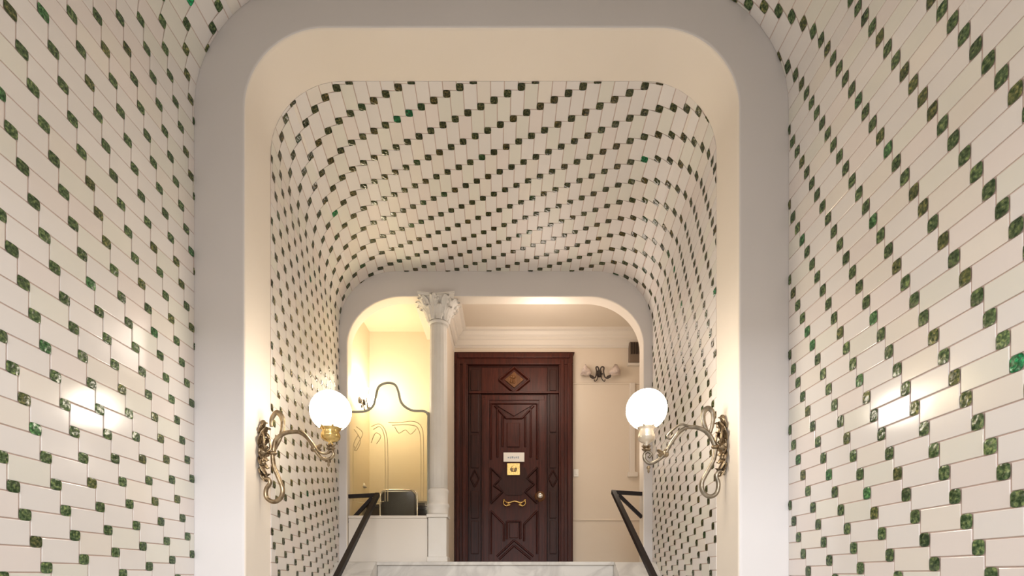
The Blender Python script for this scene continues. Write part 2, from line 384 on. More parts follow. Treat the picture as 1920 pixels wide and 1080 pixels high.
# entrance wall behind, with the street door opening that lets the daylight in
mb = MB(); hb = 1.25; zt0 = 3.4
mb.box(-2.6, -hb, YBACK-.2, YBACK, 0, 4.9); mb.box(hb, 2.6, YBACK-.2, YBACK, 0, 4.9); mb.box(-hb, hb, YBACK-.2, YBACK, zt0, 4.9)
struct(mb.build('wall_front', M['cream']), 'entrance wall with the open street doorway')
# stair vault: splays toward the landing
i0 = Sec(507, 1344, 151, 134, 134, Y0); i1 = Sec(635, 1224, 508, 106, 104, YE)
far = Sheet(i0, i1)
px0 = Y0/F
hits = (928/F*Y0)/((1080-220.6)/F); 
LIN = dict(u0=X(963.5, hits)-(i0.l+i0.r)/2, y0=hits, W=.0550*Y0, H=26.1*px0, S=.0139*Y0, T=12.4*px0, ex=.0030, gk=(.85, .62, .62))  # same green tiles browned here: the stair vault's dimmer light put into colour
SL = .163/.25
def rake(y): return ZL-.02-(YE-y)*SL
cull = lambda u, y, s: s.at(u, y).z < rake(y)
uL2 = u_wall(far, .3, -1); uR2 = u_wall(far, .3, 1); us2 = far.fl+far.arc*.5
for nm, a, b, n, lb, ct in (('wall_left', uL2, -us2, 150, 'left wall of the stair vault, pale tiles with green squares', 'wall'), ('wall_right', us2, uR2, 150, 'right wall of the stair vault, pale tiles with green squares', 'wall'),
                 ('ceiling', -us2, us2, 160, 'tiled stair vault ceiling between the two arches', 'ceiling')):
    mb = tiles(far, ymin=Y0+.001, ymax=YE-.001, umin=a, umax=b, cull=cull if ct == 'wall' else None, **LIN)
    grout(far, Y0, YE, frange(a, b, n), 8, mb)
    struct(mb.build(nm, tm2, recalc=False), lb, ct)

# ------------------------------------------------------------------ arches
def ring(mb, A, B, ya, yb, mi=0, sm=False):
    n = len(A); vs = [(p[0], ya, p[1]) for p in A]+[(p[0], yb, p[1]) for p in B]
    mb.add(vs, [(i, i+1, n+i+1, n+i) for i in range(n-1)], mi, (1, 1, 1), sm)
def ofs(sec, d, zb=None):
    q = Sec(0, 0, 0, 0, 0, sec.Y); q.l = sec.l+d; q.r = sec.r-d; q.t = sec.t-d; q.rx = max(.01, sec.rx-d); q.rz = max(.01, sec.rz-d); q.zb = sec.zb if zb is None else zb; return q
op = Sec(459, 1385.5, 52, 150, 150, Y1)
mb = MB(); B = .014
ring(mb, ofs(n1, -.09).pts(), ofs(op, -B).pts(), Y1, Y1)
prev = ofs(op, -B).pts(); py = Y1
for k in range(1, 5):
    a = PI/2*k/4; c = ofs(op, -B*(1-math.sin(a))).pts(); y = Y1+B*(1-math.cos(a)); ring(mb, prev, c, py, y, 0 if k < 3 else 1, True); prev, py = c, y
ring(mb, prev, ofs(op, 0).pts(), py, Y0, 1, True)
ring(mb, ofs(op, 0).pts(), ofs(n1, -.09).pts(), Y0, Y0, 1); ring(mb, ofs(n1, -.09).pts(), ofs(n1, -.09).pts(), Y0, Y1, 1)
struct(mb.build('trim_1', [M['plaster'], M['cream']], recalc=False), 'broad smooth plaster arch with rounded corners framing the stairs', 'arch')
# second arch
o2 = Sec(651, 1206, 556, 104, 92, YE, .5)
mb = MB(); big = ofs(i1, -.10, .5).pts(); B = .012
ring(mb, big, ofs(o2, -B).pts(), YE, YE); prev = ofs(o2, -B).pts(); py = YE
for k in range(1, 4):
    a = PI/2*k/3; c = ofs(o2, -B*(1-math.sin(a))).pts(); y = YE+B*(1-math.cos(a)); ring(mb, prev, c, py, y, 0 if k < 2 else 1, True); prev, py = c, y
ring(mb, prev, ofs(o2, 0).pts(), py, YB, 1, True)
wide = ofs(o2, 0); wide.l = -2.3; wide.r = 2.3; wide.t = ZE+3.2; wide.rx = wide.rz = .01
ring(mb, o2.pts(), wide.pts(), YB, YB, 1); ring(mb, wide.pts(), wide.pts(), YB, YE, 1); ring(mb, wide.pts(), big, YE, YE, 1)
struct(mb.build('trim_2', [M['plaster'], M['cream']], recalc=False), 'smaller plaster arch opening to the landing at the top of the stairs', 'arch')

# ------------------------------------------------------------------ floors, stairs
mb = MB(); mb.box(-2.2, 2.2, YBACK, 2.25, -.1, 0); struct(mb.build('floor', M['marble']), 'lower marble floor', 'floor')
YN = 4.50
xs0, xs1 = X(708, YN), X(1150, YN)
st = thing('staircase', 'pale marble staircase rising to the landing', 'staircase', (0, 2.25, 0)); st['kind'] = 'structure'
mb = MB()
for k in range(9):
    ya = 2.25+.25*k; zt = .163*(k+1)
    mb.box(xs0, xs1, ya+.02, ya+.27 if k < 8 else YN+.02, 0 if k == 0 else zt-.33, zt-.03)
mb.box(xs0, xs1, YN+.01, YN+.12, ZL-.4, ZL-.032)
mb.build('riser', M['marble'], st)
mb = MB()
for k in range(9): mb.box(xs0, xs1, 2.25+.25*k, 2.25+.25*k+.29, .163*(k+1)-.03, .163*(k+1), .006)
mb.box(xs0-.005, xs1+.005, YN-.02, YN+.12, ZL-.032, ZL, .006)
mb.build('tread', M['marble'], st)
for sx in (-1, 1):
    mb = MB(); xa, xb = (X(632, YE), xs0-.002) if sx < 0 else (xs1+.002, X(1224, YE))
    mb.prismx([(2.2, -.0), (YN+.12, -.0), (YN+.12, ZL-.006), (YN-.05, ZL-.006), (2.2, ZL-.006-(YN-.05-2.2)*SL)], min(xa, xb), max(xa, xb))
    mb.build('side_curb', M['marble'], st)
mb = MB(); mb.box(-2.3, 2.3, YN+.121, 6.0, ZL-.2, ZL-.001); struct(mb.build('floor', M['marble']), 'landing floor at the top of the stairs', 'floor')
for sx, nm in ((-1, 'baseboard_left'), (1, 'baseboard_right')):
    mb = MB(); vs = []
    for y in (Y0+.02, YE-.01):
        x = far.at(sx*(far.fl+far.arc+.5), y).x
        for dx in (0, .022):
            for z in (max(.0, rake(y)-.5), rake(y)+.03): vs.append((x-sx*dx, y, z))
    mb.add(vs, [(0, 1, 3, 2), (4, 6, 7, 5), (0, 4, 5, 1), (2, 3, 7, 6), (0, 2, 6, 4), (1, 5, 7, 3)])
    struct(mb.build(nm, M['marble']), 'sloping marble skirting beside the stairs', 'skirting')

# ------------------------------------------------------------------ landing hall and booth shells
YW = 5.90; CZ = Z(621, YW); XP = X(853, YW); YBO = 5.46; XB = X(654, YB)-.005; CZB = ZE+2.69
mb = MB(); mb.box(XP-.12, 2.3, YW, YW+.1, ZL, ZE+3.2); struct(mb.build('wall_back', M['hall']), 'cream back wall of the landing around the wooden door')
mb = MB(); mb.box(1.95, 2.05, YB, YW, ZL, ZE+3.2); struct(mb.build('wall_landing_right', M['hall']), 'right side wall of the landing')
mb = MB(); mb.box(XP, 1.95, YB, YW, CZ, CZ+.1); struct(mb.build('ceiling_landing', M['hall']), 'plain cream ceiling of the landing', 'ceiling')
mb = MB(); mb.box(XP-.10, XP, YB+.16, YW, ZL, CZ)
struct(mb.build('wall_booth_partition', M['hall']), 'cream partition between the booth and the wooden door')
mb = MB()
prof = [(0, 0), (0, -.36), (.012, -.36), (.012, -.335), (.03, -.31), (.035, -.22), (.05, -.20), (.05, -.17), (.075, -.13), (.09, -.07), (.12, -.05), (.12, 0)]
mb.prismx([(YW-p[0]*.9, CZ+p[1]*.56) for p in prof], XP, 1.95)
struct(mb.build('trim_3', M['mould']), 'white cornice moulding above the wooden door', 'cornice')
mb = MB(); poly = [(XP+p[0]*1.15, CZ+p[1]*.62) for p in prof]; mb.prism(poly, YB, YW-.11)
struct(mb.build('trim_4', M['mould']), 'cornice moulding along the beam behind the column', 'cornice')
mb = MB(); mb.box(XP-.26, XP+.002, YB+.001, YW, Z(670, YW), CZ+.05, .004); struct(mb.build('trim_5', M['mould']), 'beam running from the column to the back wall', 'beam')
# booth
mb = MB(); mb.box(XB-.1, XB, YB, YBO+.1, ZL, CZB+.1); struct(mb.build('wall_booth_left', M['booth']), 'warm lit left wall of the booth')
mb = MB(); mb.box(XB-.1, XP-.10, YBO, YBO+.1, ZL, CZB+.1); struct(mb.build('wall_booth_back', M['booth']), 'warm cream back wall of the booth')
mb = MB(); mb.box(XB-.1, XP-.10, YB, YBO, CZB, CZB+.1); struct(mb.build('ceiling_booth', M['booth']), 'cream ceiling of the booth', 'ceiling')
# panel mouldings on the landing wall
for k, (py, xa, xb) in enumerate(((719, 1071, 1215), (975, 1071, 1215))):
    mb = MB(); z = Z(py, YW); mb.prismx([(YW, z-.014), (YW-.01, z-.010), (YW-.014, z), (YW-.01, z+.01), (YW, z+.014)], X(xa, YW)+.01, 1.94)
    struct(mb.build('trim_%d' % (6+k), M['hall']), ('upper' if k == 0 else 'lower')+' thin horizontal moulding right of the door', 'moulding')
mb = MB(); mb.box(X(1180, YW), X(1190, YW), YW-.03, YW-.001, Z(887, YW), Z(719, YW), .006); mb.box(X(1176, YW), X(1195, YW), YW-.045, YW-.001, Z(895, YW), Z(886, YW), .006)
struct(mb.build('trim_8', M['mould']), 'vertical white cover strip at the right end of the landing wall', 'moulding')
mb = MB(); z0 = Z(887, YW); mb.box(X(1072, YW)+.02, X(1083, YW)+.01, YW-.014, YW-.0005, z0-.045, z0+.045, .004)
sw = thing('light_switch', 'small white wall switch just right of the door', 'switch', (X(1079, YW), YW, z0))
mb.build('plate', M['paper'], sw); mb = MB(); mb.box(X(1075, YW)+.02, X(1080, YW)+.01, YW-.020, YW-.014, z0-.02, z0+.02, .002); mb.build('rocker', M['paper'], sw)
# dark vent box
vb = thing('vent_box', 'dark slatted metal box high on the wall right of the door', 'vent', (X(1188, YW), YW, Z(683, YW)))
mb = MB(); xa, xb = X(1178, YW), X(1214, YW); za, zb = Z(683, YW), Z(646, YW)
mb.box(xa, xb, YW-.07, YW-.001, za, zb, .004); mb.build('housing', M['box'], vb)
mb = MB(); n = 7
for i in range(n):
    x = lerp(xa+.02, xb-.02, i/(n-1)); mb.box(x-.008, x+.008, YW-.085, YW-.071, za+.09, zb-.012, .002)
mb.build('slat', M['desk'], vb); mb = MB(); mb.box(xa-.015, xb+.01, YW-.05, YW-.001, za-.03, za-.001, .004); mb.build('ledge', M['mould'], vb)

# ------------------------------------------------------------------ entrance door of the flat
YD = YW-.012
def dx(u): return X(850+u/2.57, YW)      # door detail coordinates (crop pixels)
def dz(v): return Z(650+v/2.57, YW)
dr = thing('door_1', 'carved dark mahogany door with diamond transom in heavy frame', 'door', (dx(290), YW, ZL))
dr['kind'] = 'structure'
zb = ZL
mb = MB(); mb.box(dx(12), dx(570), YD-.03, YW-.001, zb, dz(45), .004); mb.build('backing', M['wood_panel'], dr)
for nm, x0, x1 in (('left', 10, 72), ('right', 505, 572)):
    mb = MB(); a, b = dx(x0), dx(x1); d = b-a
    mb.box(a, b, YD-.075, YD-.0301, zb, dz(100), .006); mb.box(a+d*.12, a+d*.38, YD-.092, YD-.0751, zb, dz(78), .007); mb.box(a+d*.60, a+d*.9, YD-.100, YD-.0751, zb, dz(95), .007)
    mb.build('jamb', M['wood'], dr)
mb = MB(); mb.box(dx(10), dx(572), YD-.08, YD-.0301, dz(100), dz(45), .006); mb.box(dx(25), dx(557), YD-.10, YD-.0801, dz(72), dz(52), .006); mb.box(dx(0), dx(580), YD-.07, YD+.01, dz(45), dz(40), .003)
mb.build('lintel', M['wood'], dr)
# side posts with panels
for x0, x1 in ((76, 134), (452, 504)):
    mb = MB(); a, b = dx(x0), dx(x1); mb.box(a, b, YD-.045, YD-.0301, zb, dz(108), .003)
    for v0, v1 in ((122, 222), (238, 420), (432, 590), (700, 830), (842, 1000)):
        mb.box(a+.025, b-.025, YD-.058, YD-.0451, dz(v1), dz(v0), .006)
    zc = dz(640); xm = (a+b)/2
    for q in ((-.05, .0), (.05, 0)):
        mb.ridge((xm+q[0], zc), (xm, zc+.10), YD-.045, .02, .012); mb.ridge((xm+q[0], zc), (xm, zc-.10), YD-.045, .02, .012)
    mb.build('side_post', M['wood_panel'], dr)
# transom
tr = MB(); tr.box(dx(136), dx(450), YD-.042, YD-.0301, dz(228), dz(110), .003); tr.box(dx(76), dx(505), YD-.068, YD-.0425, dz(236), dz(226), .004); tr = tr.build('transom', M['wood'], dr)
mb = MB(); c = (dx(293), dz(170)); a_, b_ = dx(293+72)-dx(293), dz(170)-dz(170+60)
cor = [(c[0]-a_, c[1]), (c[0], c[1]+b_), (c[0]+a_, c[1]), (c[0], c[1]-b_)]
for i in range(4): mb.ridge(cor[i], cor[(i+1) % 4], YD-.042, .035, .03)
mb.build('diamond_frame', M['wood'], tr)
mb = MB(); mb.prism([(c[0]+(p[0]-c[0])*.62, c[1]+(p[1]-c[1])*.62) for p in cor], YD-.058, YD-.0421)
for i in range(9): mb.ball((c[0]+random.uniform(-.045, .045), YD-.06, c[1]+random.uniform(-.04, .04)), .018, (1, .6, 1), 10)
mb.build('carved_rosette', M['wood_gold'], tr)
# leaf
lf = MB(); lf.box(dx(138), dx(447), YD-.062, YD-.0301, zb, dz(243), .004); lf = lf.build('door_leaf', M['wood'], dr)
FY = YD-.062
mb = MB()
for x0, x1 in ((140, 178), (405, 445)):
    mb.box(dx(x0)+.012, dx(x1)-.012, FY-.010, FY-.0002, zb+.02, dz(262), .004)
for v0, v1 in ((248, 270),): mb.box(dx(150), dx(436), FY-.012, FY-.0002, dz(v1), dz(v0), .004)
mb.build('stile_moulding', M['wood'], lf)
def segs(mb, L, w=.026, h=.02):
    for a, b in L: mb.ridge((dx(a[0]), dz(a[1])), (dx(b[0]), dz(b[1])), FY, w, h)
mb = MB()   # upper panel
segs(mb, [((182, 285), (402, 285)), ((182, 285), (182, 550)), ((402, 285), (402, 550)), ((200, 295), (255, 355)), ((386, 295), (330, 355)), ((255, 355), (330, 355)),
          ((238, 345), (238, 490)), ((345, 345), (345, 490)), ((213, 300), (213, 540)), ((372, 300), (372, 540))])
mb.box(dx(258), dx(320), FY-.018, FY-.0002, dz(492), dz(378), .008)
mb.prism([(dx(206), dz(292)), (dx(292), dz(345)), (dx(380), dz(292))], FY-.016, FY-.0002)
mb.build('upper_panel', M['wood'], lf)
mb = MB()   # middle bow-tie
segs(mb, [((182, 590), (232, 640)), ((232, 640), (196, 675)), ((196, 675), (238, 705)), ((238, 705), (182, 760)), ((402, 590), (352, 640)), ((352, 640), (388, 668)), ((388, 668), (345, 705)), ((345, 705), (402, 760)),
          ((182, 590), (182, 760)), ((402, 590), (402, 760))])
mb.prism([(dx(240), dz(590)), (dx(345), dz(590)), (dx(366), dz(670)), (dx(330), dz(720)), (dx(255), dz(720)), (dx(218), dz(670))], FY-.010, FY-.0002)
mb.build('middle_panel', M['wood_panel'], lf)
mb = MB()   # lower panel
segs(mb, [((182, 795), (244, 858)), ((402, 795), (340, 858)), ((244, 858), (244, 940)), ((340, 858), (340, 940)), ((182, 795), (182, 1000)), ((402, 795), (402, 1000)), ((258, 845), (322, 845)), ((258, 845), (258, 930)), ((322, 845), (322, 930)),
          ((210, 1012), (292, 935)), ((292, 935), (384, 1012)), ((222, 1025), (292, 960)), ((292, 960), (372, 1025))])
mb.box(dx(270), dx(312), FY-.016, FY-.0002, dz(925), dz(855), .006)
mb.build('lower_panel', M['wood'], lf)
# door furniture
mb = MB(); mb.box(dx(242), dx(341), FY-.030, FY-.019, dz(564), dz(520), .003); nm = mb.build('name_plate', M['paper'], lf); nm['label'] = 'white name card'
mb = MB(); x = dx(262)
for i, wd in enumerate((.018, .012, .02, .01, .016, .014)): mb.box(x, x+wd, FY-.0305, FY-.0298, dz(548)-.004*(i % 2), dz(541)+.003*(i % 3)); x += wd+.008
# faint illegible lettering
mb.build('lettering', M['ink'], lf)
mb = MB(); mb.box(dx(259), dx(320), FY-.028, FY-.0101, dz(627), dz(571), .003); cc = Vector((dx(290), FY-.03, dz(599)))
mb.lathe(cc, [(.034, .002), (.034, -.004), (.026, -.008), (.02, -.004), (.008, -.012)], 20, 'y'); mb.build('peephole_plate', M['gold'], lf)
mb = MB()
for sg in (-1, 1):
    mb.leaf(cc+Vector((sg*.012, -.003, -.03)), (sg*.5, 0, 1), (0, -1, 0), .055, .03, .3, .004)
mb.build('peephole_ornament', M['brass'], lf)
hd = MB(); c = Vector((dx(294), FY-.012, dz(757))); u = dx(294+50)-dx(294)
hd.tube([c+Vector((-u, 0, .03)), c+Vector((-u*.6, -.03, -.005)), c+Vector((0, -.035, .012)), c+Vector((u*.6, -.03, -.005)), c+Vector((u, 0, .03))], [.006, .011, .008, .011, .006])
for sg in (-1, 1):
    hd.tube([c+Vector((sg*u*.95, 0, .03)), c+Vector((sg*u*1.05, -.015, -.01)), c+Vector((sg*u*.8, -.02, -.04)), c+Vector((sg*u*.5, -.02, -.028)), c+Vector((sg*u*.62, -.02, -.008))], .007)
    hd.leaf(c+Vector((sg*u*.4, -.01, -.02)), (sg, 0, -.4), (0, -1, 0), .05, .03, .3)
    hd.lathe(c+Vector((sg*u, .012, .03)), [(.014, 0), (.016, -.008), (.006, -.016)], 12, 'y')
hd.build('pull_handle', M['gold'], lf)['label'] = 'ornate gold pull handle'
mb = MB(); c = Vector((dx(415), FY-.001, dz(727))); mb.lathe(c, [(.062, 0), (.062, -.008), (.05, -.018), (.03, -.02)], 28, 'y'); kb = mb.build('knob_rose', M['wood_gold'], lf)
mb = MB(); mb.lathe(c+Vector((0, -.02, 0)), [(.014, 0), (.014, -.02), (.03, -.03), (.036, -.045), (.03, -.058), (.012, -.064)], 24, 'y'); mb.build('knob', M['steel'], lf)['label'] = 'round silver door knob'
mb = MB(); c = P(961, 666, YW-.05); mb.tube([c, c+Vector((0, -.01, .012)), c+Vector((.004, -.015, .028)), c+Vector((-.012, -.02, .02))], .004); mb.ball(c, .008, seg=8)
tag(mb.build('door_hook', M['brass']), 'tiny dark hook on top of the wooden door frame', 'hook')

# ------------------------------------------------------------------ column
YC = YE+.07; XC = X(820.5, YC-.06); top = o2.t-.004
col = thing('column', 'slender white column with carved leafy capital beside the door', 'column', (XC, YC, ZL))
def zc_(py): return Z(py, YC)
R = .087
mb = MB(); hw = .086; mb.box(XC-hw, XC+hw, YC-hw, YC+hw, ZL, zc_(972), .008)
mb.box(XC-hw*1.12, XC+hw*1.12, YC-hw*1.12, YC+hw*1.12, ZL, ZL+.05, .008); mb.box(XC-hw*1.15, XC+hw*1.15, YC-hw*1.15, YC+hw*1.15, zc_(972), zc_(966), .004); mb.build('pedestal', M['stone'], col)
mb = MB(); b0 = zc_(966)-.0
mb.lathe((XC, YC, b0), [(hw*1.08, 0), (hw*1.12, .015), (hw*1.1, .03), (R*1.08, .045), (R*1.12, .07), (R*1.22, .085), (R*1.1, .105), (R*1.02, .11), (R*1.05, .2), (R*1.12, .215), (R*1.12, .23), (R, .245)], 32); mb.build('base', M['stone'], col)
mb = MB(); z1 = zc_(612); fl = lambda a, h: 1-.035*abs(math.sin(a*8))
mb.lathe((XC, YC, 0), [(R, b0+.24), (R, b0+.5), (R*.97, b0+1.1), (R*.92, z1-.03), (R*.9, z1)], 96, mod=fl); mb.build('shaft', M['stone'], col)
cp = MB(); Hc = top-z1
cp.lathe((XC, YC, z1), [(R*.92, 0), (R*1.1, .008), (R*1.1, .02), (R*.95, .028), (R*1.0, .06), (R*1.12, Hc*.45), (R*1.4, Hc*.7), (R*1.85, Hc*.85), (R*1.9, Hc*.88)], 32)
cp = cp.build('capital', M['stone'], col)
mb = MB()
for row, (n, h0, L, Wd, rr, off) in enumerate(((8, .03, .12, .07, 1.0, 0), (8, .075, .15, .08, 1.12, .5), (10, .125, .10, .065, 1.42, 0))):
    for k in range(n):
        a = 2*PI*(k+off)/n+.2; d = Vector((math.cos(a), math.sin(a), 0)); mb.leaf(Vector((XC, YC, z1+h0))+d*R*rr*.95, Vector((0, 0, 1))+d*(.12+.16*row), d, L*1.12, Wd*1.15, .85, .010)
mb.build('carved_leaf', M['stone'], cp)
mb = MB()
for k in range(4):
    a = PI/4+PI/2*k; d = Vector((math.cos(a), math.sin(a), 0)); c0 = Vector((XC, YC, top-.075))+d*R*1.75
    pts = [Vector((XC, YC, z1+Hc*.5))+d*R*1.2, Vector((XC, YC, top-.09))+d*R*1.5]+[c0+d*math.cos(t)*(.034-.004*i)+Vector((0, 0, math.sin(t)*(.034-.004*i))) for i, t in enumerate([2.2, 1.2, .2, -.8, -1.8, -2.8, -3.8, -4.8])]
    mb.tube(pts, [.009, .013]+[.013-.001*i for i in range(8)], 8)
for k in range(4):
    a = PI/2*k; d = Vector((math.cos(a), math.sin(a), 0)); c0 = Vector((XC, YC, top-.05))+d*R*1.85
    for j in range(5): t = 2*PI*j/5; mb.ball(c0+d.cross(Vector((0, 0, 1)))*math.cos(t)*.02+Vector((0, 0, math.sin(t)*.02)), .014, seg=8)
    mb.ball(c0+d*.01, .012, seg=8)
mb.build('volute', M['stone'], cp)
mb = MB(); hw = .165
pl = []
for k in range(4):
    for j in range(9):
        t = -1+2*j/9; q = hw*(1-.13*(1-t*t)); x, y = t*hw, -q; a = PI/2*k; pl.append((XC+x*math.cos(a)-y*math.sin(a), YC+x*math.sin(a)+y*math.cos(a)))
n = len(pl); zz = [(1, top-.03), (.97, top-.022), (1.03, top-.012), (1.03, top)]
vs = [(XC+(p[0]-XC)*s_, YC+(p[1]-YC)*s_, z) for s_, z in zz for p in pl]
mb.add(vs, [tuple(range(n-1, -1, -1)), tuple(range(3*n, 4*n))]+[(r*n+i, r*n+(i+1) % n, (r+1)*n+(i+1) % n, (r+1)*n+i) for r in range(3) for i in range(n)]); mb.build('abacus', M['stone'], col)

# ------------------------------------------------------------------ parapet with glazed screen
YS = YE+.07
mb = MB(); mb.box(X(652, YE)-.0, XC-.096, YS-.05, YS+.05, ZL, Z(973, YS), .004); mb.box(X(652, YE), XC-.096, YS-.062, YS+.06, Z(973, YS), Z(968, YS), .005)
struct(mb.build('wall_parapet', M['mould']), 'low white parapet left of the column under the glass screen')
sc = thing('glass_screen', 'etched glass screen with humped grey frame on the parapet', 'screen', (X(728, YS), YS, Z(968, YS)))
crv = [(654, 772), (672, 772), (688, 770), (700, 760), (705, 742), (709, 727), (718, 720), (730, 718), (741, 722), (747, 735), (751, 752), (760, 763), (775, 770), (795, 771), (802, 777), (803, 790)]
zt = Z(968, YS)
pts = [P(a, b, YS) for a, b in crv]+[Vector((X(803, YS), YS, Z(960, YS))), Vector((X(803, YS), YS, zt))]
mb = MB(); mb.tube(pts, .0115, 8); mb.build('frame', M['screen'], sc)
mb = MB(); poly = [(X(654, YS), zt)]+[(P(a, b, YS).x, P(a, b, YS).z) for a, b in crv]+[(X(803, YS), zt)]; mb.prism(poly, YS-.003, YS+.003); gl = mb.build('pane', M['glass'], sc)
mb = MB(); Yg = YS-.0045
def ept(L, r=.0034): mb.tube([P(a, b, Yg) for a, b in L], r, 5, samples=4)
for s0 in (0,):
    ept([(722, 940), (722, 850), (720, 815), (712, 800), (700, 805)]); ept([(727, 940), (727, 850), (724, 812), (712, 795), (696, 800)])
    ept([(794, 940), (794, 830), (790, 800), (775, 790), (750, 792), (728, 792)]); ept([(789, 935), (789, 835), (785, 806), (772, 797), (735, 797)])
    ept([(662, 940), (662, 850), (664, 830), (672, 815)]); ept([(740, 800), (748, 812), (760, 806), (770, 814), (780, 804)]); ept([(664, 845), (672, 830), (680, 812), (668, 800)])
    ept([(664, 805), (676, 826), (668, 845), (664, 836)]); ept([(696, 830), (704, 812), (714, 818), (706, 832)]); ept([(662, 940), (690, 944), (720, 940)])
mb.build('etching', M['etch'], gl)

# ------------------------------------------------------------------ booth furniture
dk = thing('reception_desk', 'dark reception desk behind the parapet glass', 'desk', (X(728, 5.25), 5.25, ZL))
xa, xb = XB+.02, XP-.13; zt = Z(944, 5.15)
mb = MB(); mb.box(xa, xb, 5.20, 5.45, zt-.03, zt, .004); mb.build('desk_top', M['desk'], dk)
mb = MB(); mb.box(xa+.02, xb-.02, 5.36, 5.38, ZL+.1, zt-.03); mb.build('back_panel', M['desk'], dk)
for x in (xa+.02, xb-.05): mb = MB(); mb.box(x, x+.03, 5.21, 5.42, ZL, zt-.03); mb.build('leg', M['desk'], dk)
mb = MB(); mb.box(xa+.05, xa+.25, 5.21, 5.35, zt-.20, zt-.031, .004); mb.build('drawer', M['desk'], dk)
YCH = 4.88
ch = thing('desk_chair', 'black leather chair with chrome frame behind the parapet glass', 'chair', (X(746, YCH), YCH, ZL))
xl, xr = X(713, YCH), X(782, YCH); zt_ = Z(919, YCH); zs = ZL+.40
bm = bmesh.new(); mb = MB()
out = []
for (a, b, rr) in ((xl, zt_, .07), ):
    pass
def rrect(x0, x1, z0, z1, r, n=6):
    o = []
    for cx, cz, a0 in ((x1-r, z1-r, 0), (x0+r, z1-r, PI/2), (x0+r, z0+r, PI), (x1-r, z0+r, 1.5*PI)):
        for i in range(n+1): a = a0+PI/2*i/n; o.append((cx+r*math.cos(a), cz+r*math.sin(a)))
    return o
bm.free()
def cushion(x0, x1, z0, z1, r, y0, y1, bev):
    m = MB(); A = rrect(x0+bev, x1-bev, z0+bev, z1-bev, r); Bq = rrect(x0, x1, z0, z1, r+bev*.5); n = len(A)
    vs = [(p[0], y0, p[1]) for p in A]+[(p[0], y0+bev, p[1]) for p in Bq]+[(p[0], y1-bev, p[1]) for p in Bq]+[(p[0], y1, p[1]) for p in A]
    m.add(vs, [tuple(range(n)), tuple(range(4*n-1, 3*n-1, -1))]+[(k*n+i, k*n+(i+1) % n, (k+1)*n+(i+1) % n, (k+1)*n+i) for k in range(3) for i in range(n)]); return m
cushion(xl+.012, xr-.012, Z(985, YCH), zt_-.008, .05, YCH-.022, YCH+.022, .012).build('backrest', M['black'], ch)
mb = MB(); mb.box(xl+.01, xr-.01, YCH+.03, YCH+.31, zs-.05, zs, .02); mb.build('seat', M['black'], ch)
mb = MB(); e = .008
mb.tube([(xl, YCH+.03, ZL), (xl, YCH, ZL+.4), (xl, YCH, zt_-.07), (xl+.015, YCH, zt_-.02), (xl+.06, YCH, zt_), (xr-.06, YCH, zt_), (xr-.015, YCH, zt_-.02), (xr, YCH, zt_-.07), (xr, YCH, ZL+.4), (xr, YCH+.03, ZL)], e, 8); mb.build('back_frame', M['steel'], ch)['label'] = 'chrome tube frame'
for x in (xl, xr): mb = MB(); mb.tube([(x, YCH, zs-.025), (x, YCH+.26, zs-.025), (x, YCH+.29, zs-.05), (x, YCH+.30, ZL)], e, 8); mb.build('leg', M['steel'], ch)
# desk lamp
Yl = 5.26; lp = thing('desk_lamp', 'small white desk lamp with thin bent arm on the desk', 'lamp', (X(662, Yl), Yl, zt))
mb = MB(); mb.lathe((X(668, Yl), Yl, zt), [(.045, 0), (.045, .01), (.01, .02), (.008, .03)], 20); mb.build('base', M['vent'], lp)
mb = MB(); mb.tube([(X(668, Yl), Yl, zt+.02), P(660, 915, Yl), P(671, 897, Yl), P(676, 902, Yl)], .005, 8, spline=False); mb.build('arm', M['vent'], lp)
mb = MB(); mb.lathe(P(678, 912, Yl), [(.012, .05), (.03, .035), (.055, -.01), (.05, -.01)], 20); mb.build('lamp_shade', M['paper'], lp)
# telephone
Yp = 5.32; tp = thing('telephone', 'dark desk telephone at the right end of the desk', 'telephone', (X(793, Yp), Yp, zt))
# small set low behind the column edge
mb = MB(); x = X(788, Yp); mb.prismx([(Yp-.07, zt), (Yp+.08, zt), (Yp+.08, zt+.06), (Yp-.07, zt+.02)], x-.07, x+.06); mb.build('body', M['black'], tp)
mb = MB(); mb.tube([(x-.05, Yp-.05, zt+.05), (x-.05, Yp, zt+.075), (x-.05, Yp+.06, zt+.07)], [.02, .013, .02], 8); mb.build('handset', M['black'], tp)

